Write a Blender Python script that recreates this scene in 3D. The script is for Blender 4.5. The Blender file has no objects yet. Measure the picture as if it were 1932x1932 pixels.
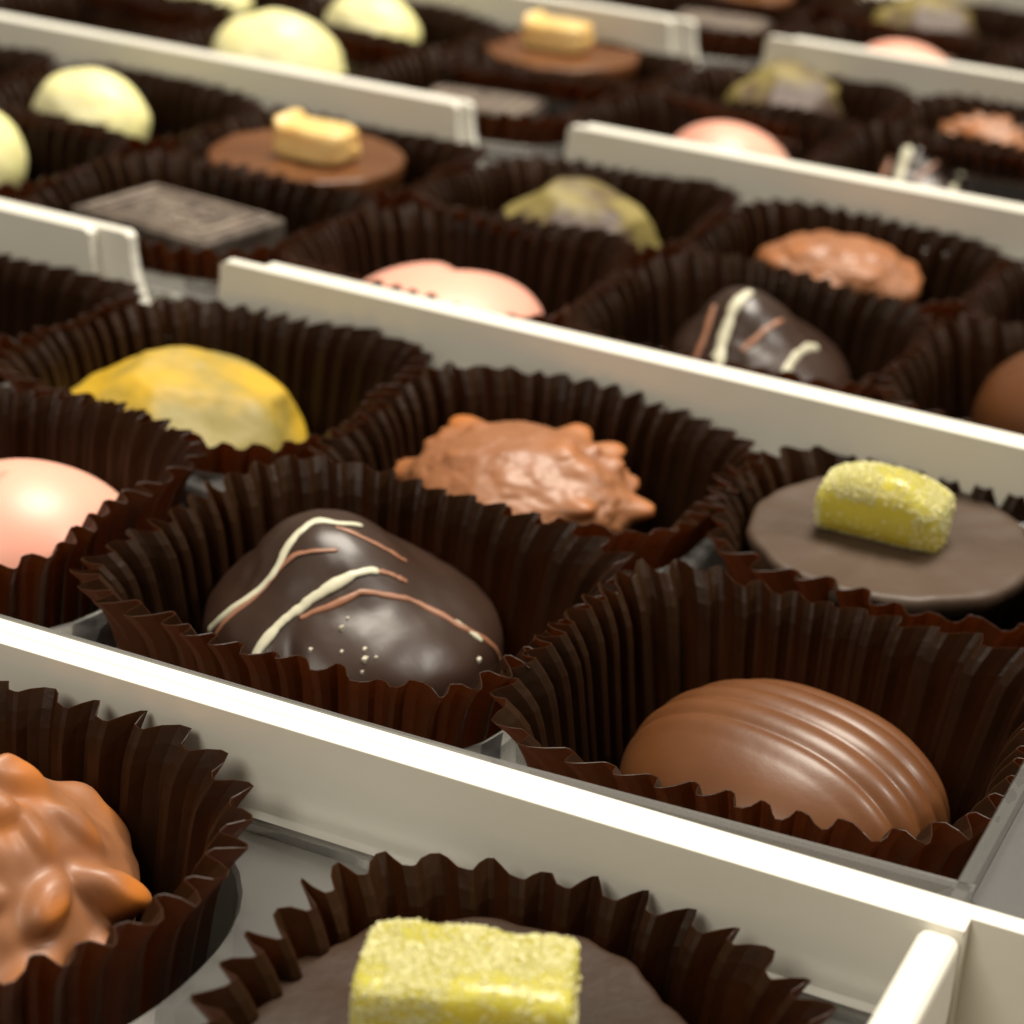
import bpy, math, random
from mathutils import Vector, Matrix, noise
K = 0.035                                   # one cup pitch = 35 mm; shapes below are written in pitches
scene = bpy.context.scene
col = scene.collection

# ------------------------------------------------------------------ camera
cam_data = bpy.data.cameras.new('camera'); cam = bpy.data.objects.new('camera', cam_data); col.objects.link(cam)
yaw, pitch, roll = 0.372738, 0.440626, 0.078594
r0 = Vector((math.cos(yaw), math.sin(yaw), 0)); fh = Vector((-math.sin(yaw), math.cos(yaw), 0))
fw = fh*math.cos(pitch) + Vector((0, 0, -math.sin(pitch))); up = fh*math.sin(pitch) + Vector((0, 0, math.cos(pitch)))
cr = r0*math.cos(roll) + up*math.sin(roll); cu = -r0*math.sin(roll) + up*math.cos(roll)
cp = Vector((1.169816, -0.826469, 2.019642))*K
cam.matrix_world = Matrix(((cr.x, cu.x, -fw.x, cp.x), (cr.y, cu.y, -fw.y, cp.y), (cr.z, cu.z, -fw.z, cp.z), (0, 0, 0, 1)))
cam_data.lens = 4002.97/1932*36; cam_data.sensor_width = 36
cam_data.shift_x = -301.9/1932; cam_data.shift_y = 33.8/1932
cam_data.clip_start = 0.01; cam_data.clip_end = 20
cam_data.dof.use_dof = True; cam_data.dof.focus_distance = 4.0*K; cam_data.dof.aperture_fstop = 45
scene.camera = cam

# ------------------------------------------------------------------ world, lamps, exposure
w = bpy.data.worlds.new('World'); scene.world = w; w.use_nodes = True
w.node_tree.nodes['Background'].inputs['Color'].default_value = (1.0, 0.86, 0.66, 1)
w.node_tree.nodes['Background'].inputs['Strength'].default_value = 0.24
def area(name, loc, target, size, power, colr=(1, .93, .8)):
    ld = bpy.data.lights.new(name, 'AREA'); ld.shape = 'DISK'; ld.size = size*K; ld.energy = power; ld.color = colr
    o = bpy.data.objects.new(name, ld); col.objects.link(o); o.location = Vector(loc)*K
    o.rotation_euler = (Vector(target)*K - o.location).to_track_quat('-Z', 'Y').to_euler()
    return o
area('ceiling_or_fill_lamp', (-1, 11, 20), (-1, 4, 0), 10, 9.0)
area('ceiling_or_fill_lamp', (11, 9, 14), (-1, 3.5, 0), 1.6, 1.5, (1, .95, .85))
area('ceiling_or_fill_lamp', (-3, -9, 12), (-1, 4, 0), 7, 1.2, (1, .93, .80))  # large soft fill lamp, added to brighten the wall faces towards the camera
scene.view_settings.view_transform = 'Standard'; scene.view_settings.look = 'None'
scene.view_settings.gamma = 1; scene.view_settings.use_curve_mapping = False
scene.view_settings.exposure = 0
scene.render.engine = 'CYCLES'

# ------------------------------------------------------------------ materials
def mat(name, base, rough=.4, coat=0, coat_rough=.1, sss=0, sss_rad=(1, .4, .2), trans=None, trans_mix=0, noise_mix=None,
        bump=0, bump_scale=20, spec=.5, metal=0, alpha=None):
    m = bpy.data.materials.new(name); m.use_nodes = True; nt = m.node_tree; p = nt.nodes['Principled BSDF']
    p.inputs['Base Color'].default_value = (*base, 1); p.inputs['Roughness'].default_value = rough
    p.inputs['Specular IOR Level'].default_value = spec
    p.inputs['Coat Weight'].default_value = coat; p.inputs['Coat Roughness'].default_value = coat_rough
    if sss:
        p.inputs['Subsurface Weight'].default_value = sss; p.inputs['Subsurface Radius'].default_value = sss_rad
        p.inputs['Subsurface Scale'].default_value = .05*K
    tc = nt.nodes.new('ShaderNodeTexCoord')
    if noise_mix:
        c2, sc, lo, hi = noise_mix
        n = nt.nodes.new('ShaderNodeTexNoise'); n.inputs['Scale'].default_value = sc/K; n.inputs['Detail'].default_value = 5
        nt.links.new(tc.outputs['Object'], n.inputs['Vector'])
        mr = nt.nodes.new('ShaderNodeMapRange'); mr.inputs[1].default_value = lo; mr.inputs[2].default_value = hi
        nt.links.new(n.outputs['Fac'], mr.inputs[0])
        mx = nt.nodes.new('ShaderNodeMix'); mx.data_type = 'RGBA'; mx.inputs[6].default_value = (*base, 1); mx.inputs[7].default_value = (*c2, 1)
        nt.links.new(mr.outputs[0], mx.inputs[0]); nt.links.new(mx.outputs[2], p.inputs['Base Color'])
    if bump:
        n = nt.nodes.new('ShaderNodeTexNoise'); n.inputs['Scale'].default_value = bump_scale/K; n.inputs['Detail'].default_value = 4
        nt.links.new(tc.outputs['Object'], n.inputs['Vector'])
        b = nt.nodes.new('ShaderNodeBump'); b.inputs['Strength'].default_value = bump; b.inputs['Distance'].default_value = .02*K
        nt.links.new(n.outputs['Fac'], b.inputs['Height']); nt.links.new(b.outputs['Normal'], p.inputs['Normal'])
    if trans_mix:
        t = nt.nodes.new('ShaderNodeBsdfTranslucent'); t.inputs['Color'].default_value = (*trans, 1)
        mx = nt.nodes.new('ShaderNodeMixShader'); mx.inputs[0].default_value = trans_mix
        nt.links.new(p.outputs[0], mx.inputs[1]); nt.links.new(t.outputs[0], mx.inputs[2])
        nt.links.new(mx.outputs[0], nt.nodes['Material Output'].inputs['Surface'])
    return m
M = {}
M['card'] = mat('white_card', (.83, .805, .72), .42, bump=.05, bump_scale=30, noise_mix=((.78, .75, .66), 1.5, .4, .7))
M['paper'] = mat('brown_glassine', (.022, .0095, .0033), .42, spec=.26, trans=(.46, .185, .034), trans_mix=.30, noise_mix=((.034, .015, .005), 3, .35, .65), bump=.25, bump_scale=14)
M['dark'] = mat('dark_chocolate', (.030, .0145, .009), .35, spec=.38, coat=.08, coat_rough=.3, noise_mix=((.042, .021, .014), 4, .35, .65), bump=.10, bump_scale=7)
M['milk'] = mat('milk_chocolate', (.112, .039, .012), .40, coat=.12, coat_rough=.22, spec=.4, sss=.1, noise_mix=((.150, .055, .017), 3, .35, .65), bump=.07, bump_scale=16)
M['rocher'] = mat('rocher_chocolate', (.27, .105, .042), .48, coat=.12, coat_rough=.3, sss=.15, noise_mix=((.33, .135, .055), 4, .4, .7), bump=.05, bump_scale=7)
M['nut'] = mat('nut_under_chocolate', (.52, .185, .045), .33, coat=.4, coat_rough=.2, sss=.25, bump=.05, bump_scale=9)
M['pink'] = mat('pink_chocolate', (.86, .40, .30), .44, coat=.12, coat_rough=.3, sss=.3, sss_rad=(1, .5, .35), noise_mix=((.88, .50, .36), 1.6, .4, .65))
M['white'] = mat('white_chocolate', (.93, .87, .40), .45, coat=.1, sss=.5, sss_rad=(1, .8, .4), noise_mix=((.88, .83, .50), 2, .4, .6))
M['drizzle'] = mat('white_drizzle', (.60, .57, .42), .4)
M['brown_drizzle'] = mat('brown_drizzle', (.30, .13, .07), .4)
M['crystal'] = mat('sugar_crystal', (.86, .83, .47), .38, trans=(.92, .88, .42), trans_mix=.35)
M['speck'] = mat('white_speck', (.62, .56, .44), .5)
M['top'] = mat('chocolate_disc_painted_sheen', (.062, .038, .025), .46, spec=.3, noise_mix=((.085, .055, .038), 2.5, .35, .65), bump=.22, bump_scale=10)  # paler base colour stands in for light reflected at a grazing angle
M['front'] = mat('dark_chocolate_disc', (.027, .014, .008), .50, spec=.18, noise_mix=((.040, .021, .012), 2.5, .35, .65), bump=.22, bump_scale=12)
M['tile'] = mat('printed_dark_chocolate', (.060, .045, .036), .38, noise_mix=((.15, .12, .095), 7, .42, .6), coat=.2, coat_rough=.3)
M['jelly'] = mat('yellow_jelly', (.84, .76, .12), .25, coat=.3, sss=.8, sss_rad=(1, .9, .2), trans=(.75, .62, .04), trans_mix=.35, noise_mix=((.62, .57, .12), 3.5, .42, .62), bump=.5, bump_scale=16)
M['caramel'] = mat('caramel', (.80, .52, .17), .35, sss=.3, noise_mix=((.86, .64, .28), 4, .4, .6), bump=.2, bump_scale=8)
M['lemon'] = mat('yellow_dusted_chocolate', (.56, .345, .018), .58, noise_mix=((.27, .21, .05), 3.0, .40, .60), bump=.25, bump_scale=16)
M['olive'] = mat('thinly_dusted_chocolate', (.24, .19, .055), .55, noise_mix=((.07, .038, .025), 2.6, .45, .56), bump=.2, bump_scale=16)
M['print'] = mat('pale_transfer_print', (.20, .155, .125), .5, noise_mix=((.30, .24, .19), 8, .45, .6))
M['table'] = mat('table', (.10, .075, .05), .5, noise_mix=((.15, .11, .07), .7, .4, .6))
def nut_tint():
    # thin chocolate over roasted nut pieces: more orange on the nuts themselves
    nt = M['rocher'].node_tree; p = nt.nodes['Principled BSDF']; l = p.inputs['Base Color'].links[0]; src = l.from_socket
    a = nt.nodes.new('ShaderNodeAttribute'); a.attribute_name = 'nut'
    mx = nt.nodes.new('ShaderNodeMix'); mx.data_type = 'RGBA'; mx.inputs[7].default_value = (.56, .175, .022, 1)
    nt.links.new(src, mx.inputs[6]); nt.links.new(a.outputs['Fac'], mx.inputs[0]); nt.links.new(mx.outputs[2], p.inputs['Base Color'])
nut_tint()
def clear_plastic():
    m = bpy.data.materials.new('clear_plastic'); m.use_nodes = True; nt = m.node_tree
    for n in list(nt.nodes):
        if n.type != 'OUTPUT_MATERIAL': nt.nodes.remove(n)
    tr = nt.nodes.new('ShaderNodeBsdfTransparent'); tr.inputs['Color'].default_value = (.84, .84, .84, 1)
    gl = nt.nodes.new('ShaderNodeBsdfGlossy'); gl.inputs['Roughness'].default_value = .12
    gl.inputs['Color'].default_value = (.9, .9, .9, 1)
    fr = nt.nodes.new('ShaderNodeFresnel'); fr.inputs['IOR'].default_value = 1.55
    df = nt.nodes.new('ShaderNodeBsdfDiffuse'); df.inputs['Color'].default_value = (.34, .33, .32, 1)
    m1 = nt.nodes.new('ShaderNodeMixShader'); m1.inputs[0].default_value = .22
    m2 = nt.nodes.new('ShaderNodeMixShader')
    nt.links.new(tr.outputs[0], m1.inputs[1]); nt.links.new(df.outputs[0], m1.inputs[2])
    nt.links.new(fr.outputs[0], m2.inputs[0]); nt.links.new(m1.outputs[0], m2.inputs[1]); nt.links.new(gl.outputs[0], m2.inputs[2])
    nt.links.new(m2.outputs[0], nt.nodes['Material Output'].inputs['Surface'])
    return m
M['plastic'] = clear_plastic()

# ------------------------------------------------------------------ helpers
def link(name, verts, faces, m, parent=None, loc=(0, 0, 0), rotz=0, smooth=True, bevel=0, solid=0, rot=None):
    me = bpy.data.meshes.new(name); me.from_pydata([tuple(Vector(v)*K) for v in verts], [], faces); me.update()
    me.materials.append(M[m])
    if smooth: me.polygons.foreach_set('use_smooth', [True]*len(me.polygons))
    o = bpy.data.objects.new(name, me); col.objects.link(o); o.location = Vector(loc)*K
    o.rotation_euler = rot if rot else (0, 0, rotz)
    if parent: o.parent = parent
    if solid:
        s = o.modifiers.new('s', 'SOLIDIFY'); s.thickness = solid*K; s.offset = 0
    if bevel:
        b = o.modifiers.new('b', 'BEVEL'); b.width = bevel*K; b.segments = 3; b.limit_method = 'ANGLE'; b.angle_limit = math.radians(35)
    return o
def tag(o, label, cat, group=None, kind=None):
    o['label'] = label; o['category'] = cat
    if group: o['group'] = group
    if kind: o['kind'] = kind
    return o
def thing(name, loc, label, cat, group=None, rotz=0):
    o = bpy.data.objects.new(name, None); col.objects.link(o); o.empty_display_size = .01
    o.location = Vector(loc)*K; o.rotation_euler = (0, 0, rotz)
    return tag(o, label, cat, group)
def star(f, nu=96, nv=56, top=None):
    """closed surface: f(direction) -> point"""
    vs, fs = [f(Vector((0, 0, 1)))], []
    for j in range(1, nv):
        ph = math.pi*j/nv
        for i in range(nu):
            th = 2*math.pi*i/nu
            vs.append(f(Vector((math.sin(ph)*math.cos(th), math.sin(ph)*math.sin(th), math.cos(ph)))))
    vs.append(f(Vector((0, 0, -1)))); L = len(vs)-1
    for i in range(nu):
        k = (i+1) % nu
        fs.append((0, 1+i, 1+k)); fs.append((L, 1+(nv-2)*nu+k, 1+(nv-2)*nu+i))
        for j in range(nv-2):
            a = 1+j*nu
            fs.append((a+i, a+nu+i, a+nu+k, a+k))
    return vs, fs
def tube(pts, rad, n=8, flat=1.0):
    """pts: list of (point, normal); rad: radius or list"""
    vs, fs = [], []; m = len(pts)
    for i, (p, nrm) in enumerate(pts):
        a = pts[max(i-1, 0)][0]; b = pts[min(i+1, m-1)][0]
        t = (b-a).normalized(); s = t.cross(nrm).normalized(); u = s.cross(t)
        r = rad(i/(m-1)) if callable(rad) else rad
        for k in range(n):
            q = 2*math.pi*k/n
            vs.append(p + s*math.cos(q)*r + u*math.sin(q)*r*flat)
    for i in range(m-1):
        for k in range(n):
            l = (k+1) % n
            fs.append((i*n+k, i*n+l, (i+1)*n+l, (i+1)*n+k))
    fs.append(tuple(range(n))[::-1]); fs.append(tuple((m-1)*n+k for k in range(n)))
    return vs, fs
def smooth_path(dirs, k=7):
    out = []
    n = len(dirs)
    for i in range(n-1):
        p0, p1, p2, p3 = (Vector(dirs[max(i-1, 0)]), Vector(dirs[i]), Vector(dirs[i+1]), Vector(dirs[min(i+2, n-1)]))
        for j in range(k):
            t = j/k
            out.append(.5*((2*p1)+(-p0+p2)*t+(2*p0-5*p1+4*p2-p3)*t*t+(-p0+3*p1-3*p2+p3)*t**3))
    out.append(Vector(dirs[-1]))
    return [d.normalized() for d in out]
def prism_xz(poly, y0, y1):
    n = len(poly)
    vs = [(x, y0, z) for x, z in poly] + [(x, y1, z) for x, z in poly]
    fs = [tuple(range(n)), tuple(range(2*n-1, n-1, -1))] + [(i, i+n, (i+1) % n+n, (i+1) % n) for i in range(n)]
    return vs, fs

# ------------------------------------------------------------------ the surface
S = 14
link('table', [(-S*2, -S, -.78), (S*2, -S, -.78), (S*2, S*3, -.78), (-S*2, S*3, -.78)], [(0, 1, 2, 3)], 'table', smooth=False)['kind'] = 'structure'

# ------------------------------------------------------------------ boxes
ORD = ['front', 'second', 'third', 'fourth', 'fifth', 'sixth']
WL = [(0.0, 0.0), (2.055, .004), (4.118, -.030), (6.165, -.018), (8.14, -.010), (10.12, -.010), (12.15, -.010)]   # y = a + b x of each pair of walls
NX = [-2.45, -2.45, -2.335, -2.30, -2.20, -2.15]                                                                # centre of the thumb notch
H0 = -.75; T = .040
def notch_poly(x0, x1, nx, hw=.235, dp=.37, nz=True):
    p = [(x0, H0), (x1, H0), (x1, 0)]
    n = 22
    p.append((nx+hw+.02, 0))
    for i in range(n+1):
        a = math.pi*i/n
        p.append((nx+hw*math.copysign(abs(math.cos(a))**1.0, math.cos(a)), -.012-dp*math.sin(a)))
    p.append((nx-hw-.02, 0)); p.append((x0, 0))
    return p
def wall(name, parent, x0, x1, nx, line, dy, label=None):
    vs, fs = prism_xz(notch_poly(x0, x1, nx), -T/2, T/2)
    a, b = line
    vs = [(x, y+a+b*x+dy, z) for x, y, z in vs]
    return link(name, vs, fs, 'card', parent, smooth=False, bevel=.002)
END = []
for i in range(6):
    nx = NX[i]; x1 = nx+3.07; x0 = nx-3.07
    END.append(x1)
    lab = ['front white card box, the only one whose end wall shows at the lower right corner',
           'white card box second from the front, holding the white-drizzled dark truffle and ribbed praline',
           'third white card box from the front, notched side wall crossing the middle',
           'fourth white card box from the front, blurred',
           'fifth white card box from the front, strongly blurred near the top edge',
           'farthest white card box, only its side wall at the top right corner'][i]
    bx = thing('chocolate_box', (0, 0, 0), lab, 'box', 'white card boxes side by side')
    ln, lf = WL[i], WL[i+1]; off = T/2+.0004
    wall('side_wall', bx, x0, .745 if i == 1 else x1, nx-(.035 if i == 2 else 0), ln, off)
    wall('side_wall', bx, x0, x1, nx-(.035 if i == 1 else 0), lf, -off)
    for xe, s in ((x1, -1), (x0, 1)):
        if i == 1 and s == -1:
            xa, xb = .612, .745
        else: xa, xb = (xe-.072 if s < 0 else xe), (xe if s < 0 else xe+.072)
        ya = ln[0]+ln[1]*xe+T+.006; yb = lf[0]+lf[1]*xe-T-.006
        zt = -.12 if (i == 1 and s < 0) else -.004
        vs = [(xa, ya, H0), (xb, ya, H0), (xb, yb, H0), (xa, yb, H0), (xa, ya, zt), (xb, ya, zt), (xb, yb, zt), (xa, yb, zt)]
        link('end_wall', vs, [(0, 3, 2, 1), (4, 5, 6, 7), (0, 1, 5, 4), (1, 2, 6, 5), (2, 3, 7, 6), (3, 0, 4, 7)], 'card', bx, smooth=False, bevel=.02)
    ya = lambda x: ln[0]+ln[1]*x+T+.004
    yb = lambda x: lf[0]+lf[1]*x-T-.004
    vs = [(x0+.08, ya(x0), H0), (x1-.08, ya(x1), H0), (x1-.08, yb(x1), H0), (x0+.08, yb(x0), H0)]
    vs += [(a, b, H0+.03) for a, b, c in vs]
    link('floor', vs, [(0, 3, 2, 1), (4, 5, 6, 7), (0, 1, 5, 4), (1, 2, 6, 5), (2, 3, 7, 6), (3, 0, 4, 7)], 'card', bx, smooth=False)

# ------------------------------------------------------------------ clear plastic trays
def colx(i, c): return NX[i]+2.5-c*1.0
def rowy(i, r, x): return WL[i][0]+WL[i][1]*x+.695 if r == 0 else WL[i+1][0]+WL[i+1][1]*x-.50
for i in range(5):
    vs, fs = [], []
    dz = -.21
    xl, xr = NX[i]-2.985, NX[i]+2.985
    if i == 1: xr = .595
    for c in range(6):
        for r in range(2):
            cx = colx(i, c); cy = rowy(i, r, cx); n = 48
            xa = cx-.5 if c < 5 else xl; xb = cx+.5 if c > 0 else xr
            ym = (rowy(i, 0, cx)+rowy(i, 1, cx))/2
            ya = WL[i][0]+WL[i][1]*cx+.06 if r == 0 else ym
            yb = ym if r == 0 else WL[i+1][0]+WL[i+1][1]*cx-.06
            rings = []
            sq = []
            for k in range(n):
                a = 2*math.pi*(k+.5)/n; ca, sa = math.cos(a), math.sin(a)
                tx = ((xb-cx) if ca > 0 else (cx-xa))/max(abs(ca), 1e-6); ty = ((yb-cy) if sa > 0 else (cy-ya))/max(abs(sa), 1e-6)
                t = min(tx, ty); sq.append((cx+ca*t, cy+sa*t, dz))
            rings.append(sq)
            for rad, z in ((.98, dz), (.965, dz-.012), (.955, dz-.05), (.925, -.70), (.88, -.715), (0.04, -.715)):
                rg = []
                for k in range(n):
                    a = 2*math.pi*(k+.5)/n; ca, sa = math.cos(a), math.sin(a); he = 4 if i else 2.4; se = (abs(ca)**he+abs(sa)**he)**(-1/he)
                    rg.append((cx+(-.09 if (i, c, r) == (0, 1, 1) else 0)+rad*.497*se*ca, cy+rad*(.43 if r else .455)*se*sa, z))
                rings.append(rg)
            base = len(vs)
            for ri in rings: vs += ri
            for q in range(len(rings)-1):
                for k in range(n):
                    l = (k+1) % n
                    fs.append((base+q*n+k, base+q*n+l, base+(q+1)*n+l, base+(q+1)*n+k))
    # rolled lip round the tray; the second tray stands higher along its near side
    def lip(pts, z0, z1, inx, iny):
        b = len(vs)
        prof = [(0, z0), (0, z1-.01), (.006, z1), (.03, z1), (.036, z1-.012), (.036, z1-.03)]
        for (x, y) in pts:
            for o_, z in prof: vs.append((x+inx*(.036-o_), y+iny*(.036-o_), z))
        m = len(prof)
        for k in range(len(pts)-1):
            for q in range(m-1): fs.append((b+k*m+q, b+k*m+q+1, b+(k+1)*m+q+1, b+(k+1)*m+q))
    la, lb = WL[i]; fa, fb = WL[i+1]
    XS = [xl+(xr-xl)*k/20 for k in range(21)]
    lip([(x, fa+fb*x-.055) for x in XS], dz, dz+.03, 0, -1)
    if i == 1: lip([(x, la+lb*x+.052+max(0, (x+.4))*.045) for x in XS], dz, -.02, 0, 1)
    else: lip([(x, la+lb*x+.055) for x in XS], dz, dz+.03, 0, 1)
    zr = -.02 if i == 1 else dz+.03
    lip([(xr, la+lb*xr+.06+k*1.93/8) for k in range(9)], dz, zr, -1, 0)
    if i == 1:                       # flat flange of this tray over the lower end wall
        b = len(vs); q_ = [(xr+.001, la+lb*xr+.10), (.735, la+lb*.735+.045), (.735, la+lb*.735+1.95), (xr+.001, la+lb*xr+1.95)]
        vs += [(x, y, -.035) for x, y in q_]+[(x, y, -.044) for x, y in q_]
        fs += [(b, b+1, b+2, b+3), (b+7, b+6, b+5, b+4), (b, b+4, b+5, b+1), (b+1, b+5, b+6, b+2), (b+3, b+2, b+6, b+7), (b, b+3, b+7, b+4)]
    link('plastic_tray', vs, fs, 'plastic', smooth=False)
    tag(col.objects[-1], 'clear plastic tray with round wells inside the '+['front box', 'box second from the front', 'box third from the front', 'blurred box fourth from the front', 'fifth box from the front'][i], 'tray', 'plastic trays in the boxes')

# ------------------------------------------------------------------ pleated paper cups
def cup_mesh(seed, N, rx, ry, rim, exr=1.6):
    rnd = random.Random(seed); vs, fs = [], []
    # (height 0..1, radial factor, pleat depth)
    prof = [(0, .66, .0), (0, .74, .008), (.05, .77, .012), (.25, .79, .014), (.5, .83, .017), (.72, .868, .019), (.84, .892, .022), (.90, .912, .024), (.95, .945, .026), (1, .99, .028)]
    hts = -.70
    jit = [(rnd.uniform(-.15, .15), rnd.uniform(.65, 1.15), rnd.uniform(-.006, .006)) for _ in range(N)]
    wob = [rnd.uniform(-.020, .020) for _ in range(6)]
    dents = [(rnd.uniform(0, 6.283), rnd.uniform(.10, .22), rnd.uniform(-.045, .02)) for _ in range(5)]
    pph = rnd.uniform(0, 1)
    S = [(0.0, 1), (.16, .85), (.34, .1), (.50, -.95), (.60, -1), (.78, -.75), (.90, .25)]
    n = N*len(S)
    for (h, f, d) in prof:
        ex = 2.5+exr*h
        for k in range(N):
            jw, ja, jh = jit[k]
            for (s, sg) in S:
                th = 2*math.pi*(k+pph+s+jw*math.sin(s*math.pi))/N
                c, sn = math.cos(th), math.sin(th)
                se = (abs(c)**ex+abs(sn)**ex)**(-1/ex)
                wb = sum(wob[q]*math.sin((q+2)*th+q*2.1) for q in range(6))*h
                for da, dw, dd_ in dents: wb += dd_*h**3*math.exp(-((((th-da+math.pi) % (2*math.pi))-math.pi)/dw)**2)
                rr = f*se*(1+wb)
                dd = d*ja*sg
                z = hts+(rim-hts)*h + h*h*(jh + .004*sg*math.sin(3*th+seed) + .016*math.sin(2*th+seed*1.7))
                vs.append((c*(rx*rr+dd), sn*(ry*rr+dd), z))
    for q in range(len(prof)-1):
        for k in range(n):
            l = (k+1) % n
            fs.append((q*n+k, q*n+l, (q+1)*n+l, (q+1)*n+k))
    fs.append(tuple(range(n))[::-1])
    return vs, fs
BOXW = ['front box', 'box second from the front', 'box third from the front', 'box fourth from the front', 'box fifth from the front', 'farthest box']
KIND = {(0, 1): 'the jelly topped disc', (1, 1): 'the nutty rocher', (2, 1): 'the yellow dusted dome', (3, 1): 'the caramel topped disc', (4, 1): 'the ribbed white chocolate', (5, 1): 'the pale cream chocolate',
        (0, 0): 'the ribbed milk praline', (1, 0): 'the drizzled dark truffle', (2, 0): 'the pink heart', (3, 0): 'the square dark tile', (4, 0): 'the smooth white dome', (5, 0): 'the outermost chocolate'}
VIS = {(0, 0): [0, 1], (0, 1): [0, 1, 2], (1, 0): [0, 1, 2], (1, 1): [0, 1, 2, 3], (2, 0): [0, 1, 2, 3, 4], (2, 1): [0, 1, 2, 3, 4, 5],
       (3, 0): [0, 1, 2, 3, 4, 5], (3, 1): [0, 1, 2, 3, 4, 5], (4, 0): [0, 1, 2, 3, 4], (4, 1): [0, 1, 2, 3]}
PL = {(0, 0, 1): 34, (0, 1, 1): 32, (1, 1, 1): 46, (1, 1, 0): 44, (1, 0, 0): 42, (1, 0, 1): 36}
for (i, r), cs in VIS.items():
    for c in cs:
        x = colx(i, c); y = rowy(i, r, x)
        rnd = random.Random(i*100+r*10+c)
        N = PL.get((i, c, r), rnd.choice([44, 46, 48]))
        rim = -.115 + rnd.uniform(-.015, .015) + (.05 if i == 0 and r else 0) + (.02 if r == 0 and i > 0 else 0)
        if (i, c, r) == (1, 0, 1): rim = -.115
        rx, ry = .502+rnd.uniform(-.008, .008), (.425 if r else .437)+rnd.uniform(-.006, .006)
        if i == 1 and r == 0: rim += .025
        if i == 0: rx = .475; x -= .09*(c == 1)
        if (i, c, r) == (1, 2, 0): x -= .07; rx = .47; rim = -.055
        if (i, c, r) == (1, 0, 1): ry = .375; y += .085
        vs, fs = cup_mesh(i*37+r*11+c*5+1, N, rx, ry, rim, -.1 if i == 0 else 2.4)
        if (i, c, r) in ((0, 0, 0), (0, 1, 0)): extra = ' hidden below the lower picture edge'
        if i == 0 and r == 0: lab = 'brown pleated cup at the bottom edge of the front box, near row, '+('right one' if c == 0 else 'left one')
        elif i == 0 and c == 2: lab = 'brown pleated cup in the front box cut off by the left picture edge'
        elif i == 1 and c == 3: lab = 'brown pleated cup at the left edge below the thumb notch of the second box'
        else: lab = 'brown pleated paper cup holding '+KIND[(c, r)]+' in the '+BOXW[i]
        o = link('paper_cup', vs, fs, 'paper', None, (x, y+rnd.uniform(-.01, .01), 0), rnd.uniform(-.05, .05), smooth=False, solid=.0022)
        tag(o, lab, 'paper cup', 'pleated brown paper cups')

# ------------------------------------------------------------------ chocolates
def fbm(v, s, seed=0): return noise.fractal(v*s+Vector((seed*3.1, seed*1.7, seed)), 1.0, 2.0, 3)
# --- dark truffle with drizzle
DR = {'a': [(-0.68, -0.72, 0.16), (-0.41, -0.74, 0.54), (-0.19, -0.55, 0.81), (-0.08, -0.24, 0.97), (0.0, -0.07, 1.0), (0.12, 0.0, 0.99), (.22, .12, .95)],
 'b': [(-0.17, -0.97, 0.1), (-0.08, -0.93, 0.36), (0.0, -0.85, 0.53), (0.09, -0.76, 0.64), (0.19, -0.65, 0.73), (0.34, -0.43, 0.84), (0.44, -0.26, 0.86), (0.51, -0.16, 0.85)],
 'c': [(0.51, -0.16, 0.85), (0.6, -0.06, 0.8), (0.67, 0.0, 0.75)],
 'd': [(0.14, -0.79, 0.6), (0.29, -0.67, 0.68), (0.44, -0.5, 0.75), (0.51, -0.39, 0.77), (0.67, -0.24, 0.7), (0.76, -0.13, 0.64), (0.87, -0.04, 0.49), (0.95, 0.05, 0.3), (0.98, 0.19, 0.07), (0.93, 0.32, -0.2)],
 'e': [(-0.57, -0.81, 0.15), (-0.29, -0.7, 0.65), (-0.16, -0.53, 0.83), (0.0, -0.38, 0.92), (0.23, -0.23, 0.94)],
 'f': [(0.13, -0.05, 0.99), (0.33, 0.01, 0.94), (0.49, 0.12, 0.86), (0.56, 0.2, 0.81)],
 'g': [(0.93, 0.04, 0.37), (0.98, 0.1, 0.16)]}
SP = [(0.47, -0.63, 0.61), (0.45, -0.71, 0.55), (0.6, -0.7, 0.39), (0.6, -0.73, 0.32), (0.66, -0.68, 0.33), (0.47, -0.8, 0.38), (1.0, -0.03, 0.07), (0.58, -0.77, 0.24), (0.27, -0.88, 0.38)]
DR2 = {'a': ([(-0.10, -0.97, 0.05), (-0.12, -0.80, 0.55), (-0.02, -0.40, 0.9), (0.10, -0.05, 1.0)], .020, 'drizzle'),
       'b': ([(0.55, -0.82, 0.02), (0.68, -0.60, 0.42), (0.80, -0.20, 0.55), (0.86, 0.05, 0.5)], .016, 'drizzle'),
       'c': ([(-0.42, -0.90, 0.05), (-0.40, -0.72, 0.5), (-0.30, -0.3, 0.88)], .012, 'brown_drizzle'),
       'd': ([(0.15, -0.75, 0.55), (0.40, -0.4, 0.80), (0.5, -0.1, 0.85)], .010, 'brown_drizzle')}
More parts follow.
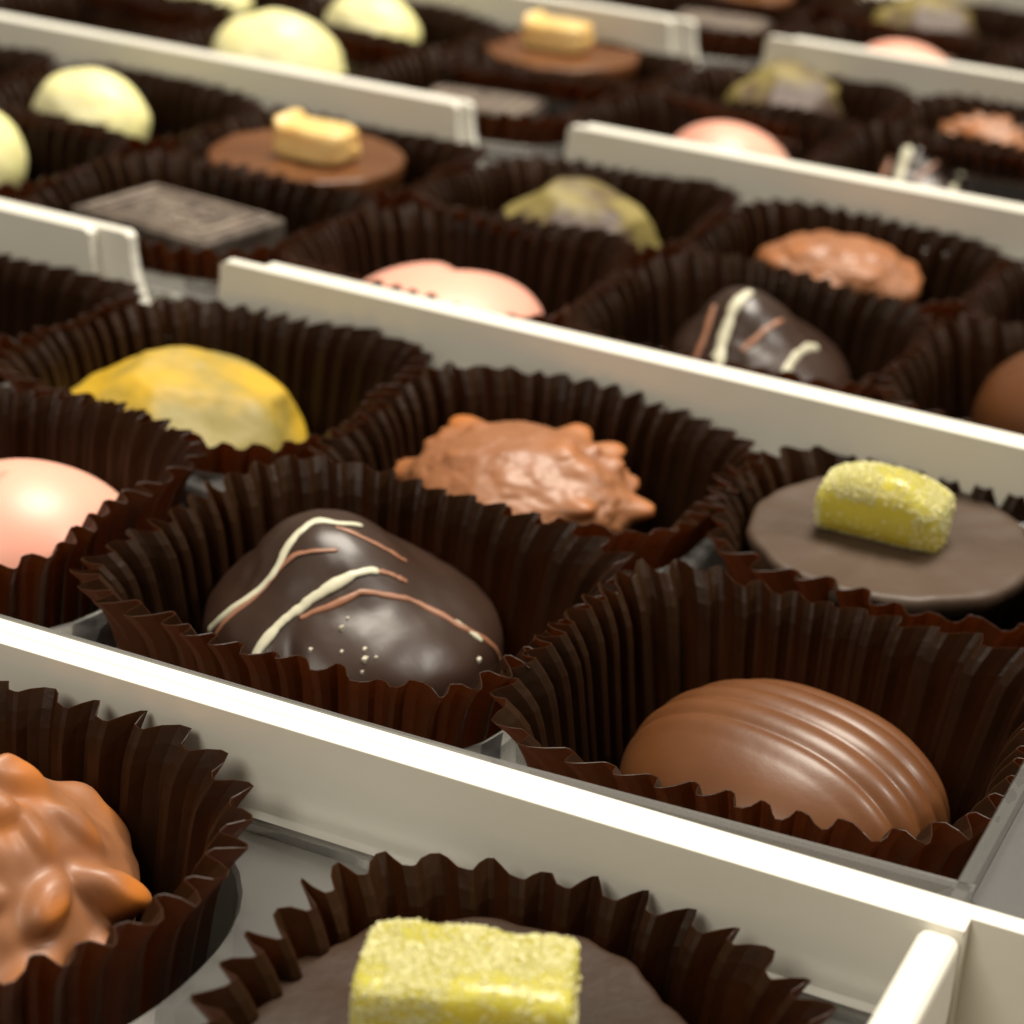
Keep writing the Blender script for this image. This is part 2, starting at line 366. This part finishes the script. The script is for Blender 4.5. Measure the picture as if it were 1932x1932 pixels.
def truffle(loc, rr, label, sty, rot=0):
    t = thing('dark_truffle', loc, label, 'chocolate', 'dark truffles with drizzle', rot)
    sd = int(abs(loc[0])*10+loc[1]*3)
    def f(d):
        q = 1 + .030*fbm(d, 1.3, sd) + .008*fbm(d, 4, sd)
        if d.z > 0: q *= 1-(.16+.05*max(0, d.x))*(math.sin(2*math.asin(min(1, d.z))))**2
        # soft furrows that drain off the near left flank
        q *= 1-.075*math.exp(-((math.atan2(d.y, d.x)+1.47)/.11)**2)*min(1, max(0, (.62-d.z)*3))
        q *= 1-.03*math.exp(-((math.atan2(d.y, d.x)+2.3)/.16)**2)*min(1, max(0, (.9-d.z)*3))
        z = d.z*rr[2]*q
        if d.z < 0: z = max(z, -.23)
        return Vector((d.x*rr[0]*q-.32*z, d.y*rr[1]*q, z))
    vs, fs = star(f, 120, 70); link('chocolate_shell', vs, fs, 'dark', t)
    def run(dirs, rad, m, wv=.6):
        ps = []
        pth = smooth_path(dirs, 10)
        for j, d in enumerate(pth):
            d2 = (d+Vector((fbm(d, 5, 1), fbm(d, 5, 2), fbm(d, 5, 3)))*.012).normalized()
            ps.append((f(d2)+d2*rad*.15, d2))
        ph = sd
        v, fc = tube(ps, lambda s: rad*(.30+.70*math.sin(math.pi*min(1, max(0, .12+.80*s)))**.5)*(1+.25*math.sin(s*17+ph)*math.sin(s*7)+.22*fbm(Vector((s*14, rad*90, ph)), 1)), 10, .42)
        link('drizzle', v, fc, m, t)
    if sty == 0:
        run(DR['a'], .0105, 'drizzle'); run(DR['b'], .0125, 'drizzle'); run(DR['c'], .007, 'brown_drizzle')
        run(DR['d'], .008, 'brown_drizzle'); run(DR['e'], .007, 'brown_drizzle'); run(DR['f'], .007, 'brown_drizzle'); run(DR['g'], .007, 'drizzle')
        vs, fs = [], []
        rn = random.Random(3)
        for d in SP:
            d = Vector(d).normalized(); c = f(d); b = len(vs); s = rn.uniform(.003, .006)
            for x in (-1, 1):
                for y in (-1, 1):
                    for z in (-1, 1): vs.append(c+Vector((x*s*rn.uniform(.6, 1), y*s, z*s*rn.uniform(.5, 1.3))))
            fs += [(b, b+1, b+3, b+2), (b+4, b+6, b+7, b+5), (b, b+4, b+5, b+1), (b+2, b+3, b+7, b+6), (b, b+2, b+6, b+4), (b+1, b+5, b+7, b+3)]
        link('sugar_specks', vs, fs, 'speck', t, smooth=False)
    else:
        for k, (dirs, rad, m) in DR2.items(): run(dirs, rad, m)
truffle((-1.03, 2.87, -.295), (.335, .335, .262), 'domed dark truffle with white and brown drizzle lines, the sharp one in the second box', 0)
truffle((-.846, 4.978, -.31), (.275, .28, .25), 'dark truffle with two thick white drizzles, behind the wall of the third box', 1)
truffle((-1.03, 7.341, -.37), (.285, .29, .25), 'blurred dark truffle with a single pale drizzle in the fourth box', 2)
truffle((-.80, 9.33, -.36), (.28, .28, .24), 'very blurred dark truffle by the right edge of the fifth box', 1)

# --- ribbed milk praline
def ribbed(loc, rr, label, m, name, cat_group, rot=0, ribs=6, y0=-.50, y1=.92, zf=.0):
    def f(d):
        # d on unit sphere; ribs are rings round the local y axis
        y = d.y
        q = 1.0
        if y > y0:
            t = (y-y0)/(y1-y0)*ribs; u = t-math.floor(t)
            q *= 1+(.040*(1-abs(2*u-1)**2.0)-.022)*min(1, t*1.2)*(1 if t < ribs else 0)
            q *= min(1, 1)
        rad = q
        yy = y*rr[1]*(1.0)
        # flatter, fuller front cap
        s = math.sqrt(max(0, 1-y*y)); s2 = s**.80 if s > 0 else 0
        if s > 1e-6: s2 *= (abs(d.x/s)**2.3+abs(d.z/s)**2.3)**(-1/2.3)
        k = s2/s if s > 1e-6 else 1
        z = d.z*rr[2]*rad*k
        if z < -.30: z = -.30
        return Vector((d.x*rr[0]*rad*k, yy, z))
    # poles along y
    def g(d): return f(Vector((d.x, d.z, d.y)))
    vs, fs = star(g, 110, 150)
    fs = [a[::-1] for a in fs]
    o = link(name, vs, fs, m, None, loc, rot)
    return tag(o, label, 'chocolate', cat_group)
ribbed((.055, 2.77, -.385), (.352, .30, .245), 'oval ribbed milk chocolate praline at the right end of the second box', 'milk', 'ribbed_praline', 'ribbed milk pralines', -.20)
ribbed((.20, 4.95, -.30), (.36, .30, .27), 'ribbed milk chocolate praline cut by the right picture edge, third box', 'milk', 'ribbed_praline', 'ribbed milk pralines', -.20)

# --- smooth white domes
def dome(loc, rr, label, m, name, group, rot=0, sd=0, amp=.03, flat=-.22, cat='chocolate'):
    def f(d):
        q = 1+amp*fbm(d, 1.5, sd)
        return Vector((d.x*rr[0]*q, d.y*rr[1]*q, max(d.z*rr[2]*q, flat)))
    vs, fs = star(f, 80, 50)
    return tag(link(name, vs, fs, m, None, loc, rot), label, cat, group)
dome((-3.917, 5.734, -.20), (.275, .19, .20), 'oval white chocolate left of the caramel topped disc in the third box', 'white', 'white_chocolate', 'white chocolates', -.35, 4, .06)
dome((-3.862, 7.735, -.20), (.27, .19, .19), 'blurred oval white chocolate left of the caramel topped disc in the fourth box', 'white', 'white_chocolate', 'white chocolates', -.35, 4, .06)
dome((-4.02, 5.02, -.2), (.30, .28, .22), 'white chocolate dome at the far left picture edge of the third box', 'white', 'white_chocolate', 'white chocolates', 0, 2)
dome((-3.833, 6.90, -.24), (.29, .28, .29), 'large pale yellow white chocolate dome standing above the wall of the fourth box', 'white', 'white_chocolate', 'white chocolates', 0, 3, .06)
dome((-4.70, 7.66, -.17), (.24, .16, .17), 'pale cream chocolate touching the top picture edge at the upper left', 'white', 'white_chocolate', 'white chocolates', -.2, 5)

# --- rochers
def rocher(loc, rr, seed, label, nuts, npow=1.0, nmat=False, rot=0, wsc=1.0, taper=0):
    rnd = random.Random(seed)
    B = []
    for k in range(nuts):
        a = rnd.uniform(0, 6.283); e = rnd.uniform(-.15, 1.2)
        d = Vector((math.cos(e)*math.cos(a), math.cos(e)*math.sin(a), math.sin(e)))
        B.append((d, rnd.uniform(.10, .25)*npow, rnd.uniform(.14, .24)*wsc))
    for d, am, wd in [x for x in NUTS.get(seed, [])]: B.append((Vector(d).normalized(), am, wd))
    def f(d):
        q = .90+.06*fbm(d, 1.6, seed)+(.006 if nmat else .016)*fbm(d, 5, seed)+(0 if nmat else .010*fbm(d, 10, seed))
        e = 0
        for bd, am, wd in B:
            ang = d.angle(bd)
            if nmat and ang < 1:
                ax = bd.cross(Vector((math.sin(bd.x*40), math.cos(bd.y*31), .6))).normalized()
                ang *= math.sqrt(max(.05, 1-.72*((d-bd*d.dot(bd)).normalized().dot(ax) if ang > 1e-4 else 0)**2))
            if ang < wd*2.2: e = max(e, am*math.exp(-(ang/wd)**(4 if nmat else 2.6))) if True else e
        q += e
        z = d.z*rr[2]*q
        tp = 1-taper*max(0, z)/rr[2]
        return Vector((d.x*rr[0]*q*tp, d.y*rr[1]*q*tp, max(z, -.30)))
    vs, fs = star(f, 190, 110)
    t = link('rocher', vs, fs, 'rocher', None, loc, rot)
    tag(t, label, 'chocolate', 'milk chocolate nut rochers')
    at_ = t.data.color_attributes.new('nut', 'FLOAT_COLOR', 'POINT')
    for k_, v_ in enumerate(vs):
        d = Vector((v_.x/rr[0], v_.y/rr[1], v_.z/rr[2])).normalized(); e = 0
        for bd, am, wd in B: e = max(e, min(1, am*(6 if nmat else 2.5))*math.exp(-(d.angle(bd)/wd)**2.6))
        at_.data[k_].color = (e, e, e, 1)
NUTS = {11: [((-.95, -.1, .05), .28, .16), ((-.75, .55, .45), .30, .17), ((.1, .8, .5), .22, .15), ((.95, .15, .15), .17, .16), ((.8, -.45, -.1), .15, .14), ((-.25, .9, .4), .12, .12), ((.45, .75, .45), .20, .14)],
        21: [((.28, .22, .93), .13, .16), ((.43, -.18, .88), .09, .12), ((.87, -.26, .42), .14, .115), ((.94, .22, .26), .22, .13), ((.84, -.53, .07), .13, .12), ((.3, .8, .3), .12, .15), ((.0, -.7, .6), .12, .13), ((.72, .40, .62), .07, .11), ((.55, -.62, .5), .10, .10), ((.99, -.12, -.05), .12, .10), ((.66, -.02, .76), .05, .10)]}
rocher((-1.03, 3.70, -.29), (.34, .31, .19), 11, 'knobbly milk chocolate rocher behind the sharp truffle in the second box', 26, .42, wsc=.62)
rocher((-1.07, 1.64, -.29), (.32, .33, .30), 21, 'glossy orange brown rocher with nut pieces at the lower left edge', 0, .35, True, taper=.38)
rocher((-.926, 5.89, -.29), (.31, .27, .16), 31, 'flat crinkled milk chocolate rocher in the third box', 26, .42)
rocher((-1.0, 8.14, -.30), (.30, .27, .15), 41, 'blurred milk chocolate rocher near the right edge of the fourth box', 22, .5)
rocher((.14, 5.86, -.20), (.24, .2, .10), 51, 'sliver of brown chocolate at the right picture edge, third box', 8, .3)

# --- yellow dusted domes
_r = random.Random(5)
PLN = []
for k_ in range(11):
    a_ = k_*2.4; e_ = (.15, .75, 1.2)[k_ % 3]+_r.uniform(-.1, .1)
    PLN.append((Vector((math.cos(a_)*math.cos(e_), math.sin(a_)*math.cos(e_), math.sin(e_))), _r.uniform(.90, .97)))
def lemon(loc, rr, sd, label, m, rot=0):
    def f(d):
        a = math.atan2(d.y, d.x)
        q = 1+.035*fbm(d, 2.0, sd)+.05*(abs(math.cos(2.5*a+sd))-.6)*max(0, 1-abs(d.z)**2)
        cl = 1.06
        for pn, po in PLN:
            t_ = d.dot(pn)
            if t_ > .2: cl = min(cl, po/t_)
        q *= cl
        z = d.z*rr[2]*q
        if d.z > 0: q *= 1-.08*math.sin(2*math.asin(min(1, d.z)))**2
        return Vector((d.x*rr[0]*q, d.y*rr[1]*q, max(z, -.12)))
    vs, fs = star(f, 100, 60)
    tag(link('dusted_dome', vs, fs, m, None, loc, rot), label, 'chocolate', 'yellow dusted domes')
lemon((-2.08, 3.70, -.34), (.335, .31, .205), 1, 'bright yellow dusted dome chocolate at left, second box', 'lemon', .3)
lemon((-1.86, 5.76, -.305), (.285, .28, .215), 2, 'olive yellow and brown dome chocolate in the third box', 'olive')
lemon((-1.90, 8.04, -.29), (.27, .26, .21), 3, 'blurred olive dome chocolate in the fourth box', 'olive')
lemon((-1.856, 10.0, -.27), (.28, .26, .20), 4, 'very blurred olive dome chocolate at the top right, fifth box', 'olive')

# --- pink hearts
def heart(loc, s, h, rot, sd, label, cleft=.30):
    def f(d):
        a = math.atan2(d.y, d.x)           # cleft at +y, point at -y
        b = a-math.pi/2
        b = (b+math.pi) % (2*math.pi)-math.pi
        hr = 1-cleft*math.exp(-(b/.33)**2)+.10*math.exp(-((abs(b)-math.pi)/.5)**2)
        c = math.sqrt(d.x**2+d.y**2)
        z = d.z*h*(1-.42*math.exp(-(b/.40)**2)*c)
        return Vector((d.x*s*(1+(hr-1)*c), d.y*s*(1+(hr-1)*c), max(z, -.16)))
    vs, fs = star(f, 110, 60)
    tag(link('pink_heart', vs, fs, 'pink', None, loc, rot), label, 'chocolate', 'pink chocolates')
heart((-1.91, 2.80, -.325), .275, .245, 2.6, 1, 'smooth pink chocolate at the left picture edge, second box', .12)
heart((-1.865, 4.80, -.31), .325, .17, math.radians(0), 2, 'pink heart chocolate behind the wall in the third box', .34)
heart((-1.84, 7.11, -.36), .27, .21, math.radians(120), 3, 'blurred pink chocolate behind the wall in the fourth box', .3)
heart((-1.70, 9.03, -.30), .25, .17, math.radians(120), 4, 'tip of a pink chocolate over the wall of the fifth box', .2)

# --- flat discs with a topping
def disc(loc, R_, th, m, sd, label, name, group, amp=.012):
    t = thing(name, loc, label, 'chocolate', group)
    n = 140; prof = [(0.0, 0), (.5, 0), (.90, 0), (.955, .003), (.985, -.001), (1.0, -.014), (.985, -.05), (.93, -th), (0, -th)]
    vs, fs = [], []
    rnd = random.Random(sd); ph = rnd.uniform(0, 6)
    for (f, z) in prof:
        for k in range(n):
            a = 2*math.pi*k/n
            w_ = 1+f*amp*(1.3*abs(math.sin(6.5*a+ph))+.6*math.sin(11*a)+.8*fbm(Vector((math.cos(a), math.sin(a), sd)), 4))
            vs.append((R_*f*w_*math.cos(a), R_*f*w_*math.sin(a), z+.008*fbm(Vector((math.cos(a)*f, math.sin(a)*f, sd)), 2.2)))
    for q in range(len(prof)-1):
        for k in range(n):
            l = (k+1) % n
            fs.append((q*n+k, (q+1)*n+k, (q+1)*n+l, q*n+l))
    link('chocolate_disc', vs, fs, m, t)
    return t
def dslice(L, W_, H_, rot, parent, loc, sd, rounding=2.0, crystals=900, top_round=1.0, name='jelly_piece'):
    """D shaped slice: length L along x, width W_, height H_"""
    n = 40; m = 26; vs, fs = [], []
    rnd = random.Random(sd)
    def P(u, v):
        # u along length -1..1, v angle round the section
        a = v
        ex = rounding
        c, s = math.cos(a), math.sin(a)
        se = (abs(c)**ex+abs(s)**ex)**(-1/ex)
        y = c*se*W_/2; z = s*se*H_/2+H_/2
        e = (1-abs(u)**9)**.22 if abs(u) < 1 else 0
        e = .86+.14*e
        sag = 1-top_round*.35*abs(u)**2.5*(z/H_)
        p = Vector((u*L/2, y*e, z*sag))
        nn = fbm(p, 9, sd)
        return p*(1+.03*nn)
    for i in range(m+1):
        u = -1+2*i/m
        for k in range(n): vs.append(P(u, 2*math.pi*k/n))
    for i in range(m):
        for k in range(n):
            l = (k+1) % n; fs.append((i*n+k, i*n+l, (i+1)*n+l, (i+1)*n+k))
    for e_, b, rv in ((-1, 0, 1), (1, m*n, 0)):
        c0 = len(vs); ctr = sum((vs[b+k] for k in range(n)), Vector())/n
        for s_ in (.66, .33):
            for k in range(n): vs.append(ctr+(vs[b+k]-ctr)*s_+Vector((.006*e_, 0, 0)))
        vs.append(ctr+Vector((.008*e_, 0, 0))); cc = len(vs)-1
        for k in range(n):
            l = (k+1) % n
            qs = [(b+k, b+l, c0+l, c0+k), (c0+k, c0+l, c0+n+l, c0+n+k), (c0+n+k, c0+n+l, cc)]
            fs += [q[::-1] if rv else q for q in qs]
    fs = [q[::-1] for q in fs] if False else fs
    j = link(name, vs, fs, 'jelly', parent, loc, rot)
    cv, cf = [], []
    F = [f_ for f_ in fs]
    V = vs
    for _ in range(crystals):
        f_ = F[rnd.randrange(len(F))]
        a_, b_ = rnd.random(), rnd.random()
        if len(f_) == 4: c = (V[f_[0]]*(1-a_)+V[f_[1]]*a_)*(1-b_)+(V[f_[3]]*(1-a_)+V[f_[2]]*a_)*b_
        else: c = V[f_[0]]*(1-a_)+(V[f_[1]]*(1-b_)+V[f_[2]]*b_)*a_
        if c.z < .004: continue
        if c.y < -.33*W_ and abs(c.x+.02) < .38*L and c.z < .64*H_ and rnd.random() < .95: continue
        if fbm(c, 6, sd+5) < -.12 and rnd.random() < .75: continue
        s = rnd.uniform(.0011, .0026)*(1.5 if rnd.random() < .08 else 1)
        rotm = Matrix.Rotation(rnd.uniform(0, 6), 3, Vector((rnd.uniform(-1, 1), rnd.uniform(-1, 1), rnd.uniform(-1, 1))).normalized())
        b = len(cv)
        for x in (-1, 1):
            for y in (-1, 1):
                for z in (-1, 1): cv.append(c+rotm @ Vector((x*s, y*s*rnd.uniform(.6, 1), z*s)))
        cf += [(b, b+1, b+3, b+2), (b+4, b+6, b+7, b+5), (b, b+4, b+5, b+1), (b+2, b+3, b+7, b+6), (b, b+2, b+6, b+4), (b+1, b+5, b+7, b+3)]
    if crystals:
        sc = link('sugar_coating', cv, cf, 'crystal', j, (0, 0, 0), 0, smooth=False); sc['kind'] = 'stuff'
    return j
t = disc((-.03, 1.53, -.14), .345, .10, 'front', 1, 'dark chocolate disc with a square sugared jelly piece, bottom of the front box', 'jelly_disc', 'jelly topped discs', .034)
dslice(.315, .19, .225, .36, t, (.03, -.055, -.004), 7, 9, 15000, .10)
t = disc((-.04, 3.74, -.16), .35, .035, 'top', 2, 'dark chocolate disc with a rounded sugared yellow jelly slice, right side of the second box', 'jelly_disc', 'jelly topped discs', .012)
dslice(.30, .17, .175, .0, t, (-.025, -.01, -.004), 8, 2.6, 11000, .75)
def block(parent, loc, L, W_, H_, rot, sd):
    def f(d):
        e = 5
        s = (abs(d.x)**e+abs(d.y)**e+abs(d.z)**e)**(-1/e)
        q = 1+.05*fbm(d, 2, sd)
        return Vector((d.x*s*L/2*q, d.y*s*W_/2*q, (d.z*s+1)*H_/2*q+(.03 if d.x < -.55 and d.z > .4 else 0)))
    vs, fs = star(f, 60, 40)
    link('caramel_piece', vs, fs, 'caramel', parent, loc, rot)
t = disc((-2.93, 5.70, -.15), .355, .18, 'milk', 3, 'milk chocolate disc with a cream caramel block in the third box', 'caramel_disc', 'caramel topped discs')
block(t, (.055, -.02, -.002), .29, .20, .13, .0, 1)
t = disc((-2.93, 7.84, -.15), .345, .18, 'milk', 4, 'blurred milk chocolate disc with an orange caramel block in the fourth box', 'caramel_disc', 'caramel topped discs')
block(t, (-.04, .02, -.002), .30, .20, .13, .0, 2)
t = disc((-2.86, 9.72, -.15), .33, .18, 'milk', 5, 'faint caramel topped disc touching the top picture edge', 'caramel_disc', 'caramel topped discs')
block(t, (.02, .0, -.002), .28, .20, .12, .0, 3)

# --- square tiles
def tile(loc, s, rot, label):
    t = thing('square_tile', loc, label, 'chocolate', 'square dark chocolate tiles', rot)
    h = s/2
    P_ = [(-h, -h), (h, -h), (h, h), (-h, h)]
    vs = [(x, y, -.16) for x, y in P_]+[(x, y, 0) for x, y in P_]
    vs = [(x, y*.66, z) for x, y, z in vs]
    link('chocolate_slab', vs, [(3, 2, 1, 0), (4, 5, 6, 7), (0, 1, 5, 4), (1, 2, 6, 5), (2, 3, 7, 6), (3, 0, 4, 7)], 'tile', t, smooth=False, bevel=.015)
    # raised printed pattern: frame and swirls
    v, f = [], []
    for k in range(2):
        g = h-.045-.05*k
        for a, b in (((-g, -g), (g, -g)), ((g, -g), (g, g)), ((g, g), (-g, g)), ((-g, g), (-g, -g))):
            pts = [(Vector((a[0]+(b[0]-a[0])*i/6, a[1]+(b[1]-a[1])*i/6, .003)), Vector((0, 0, 1))) for i in range(7)]
            vv, ff = tube(pts, .012, 6, .35); n0 = len(v); v += vv; f += [tuple(q+n0 for q in x) for x in ff]
    for k in range(5):
        pts = []
        for i in range(26):
            a = i/25*2*math.pi*1.6; r_ = .03+.012*i/5
            cx, cy = ((0, 0), (-.08, -.08), (.08, .08), (.08, -.08), (-.08, .08))[k]
            pts.append((Vector((cx+r_*math.cos(a+k)*.7, cy+r_*math.sin(a+k)*.7, .003)), Vector((0, 0, 1))))
        vv, ff = tube(pts, .009, 6, .35); n0 = len(v); v += vv; f += [tuple(q+n0 for q in x) for x in ff]
    link('printed_pattern', [(p[0], p[1]*.66, p[2]) for p in v], f, 'print', t)
tile((-2.93, 4.90, -.17), .60, -.14, 'square dark chocolate tile with a pale print left of the pink heart, third box')
tile((-2.90, 6.98, -.20), .50, .12, 'blurred square dark chocolate tile behind the wall of the fourth box')
tile((-2.65, 9.05, -.17), .48, .12, 'very blurred square dark tile behind the notch of the fifth box')
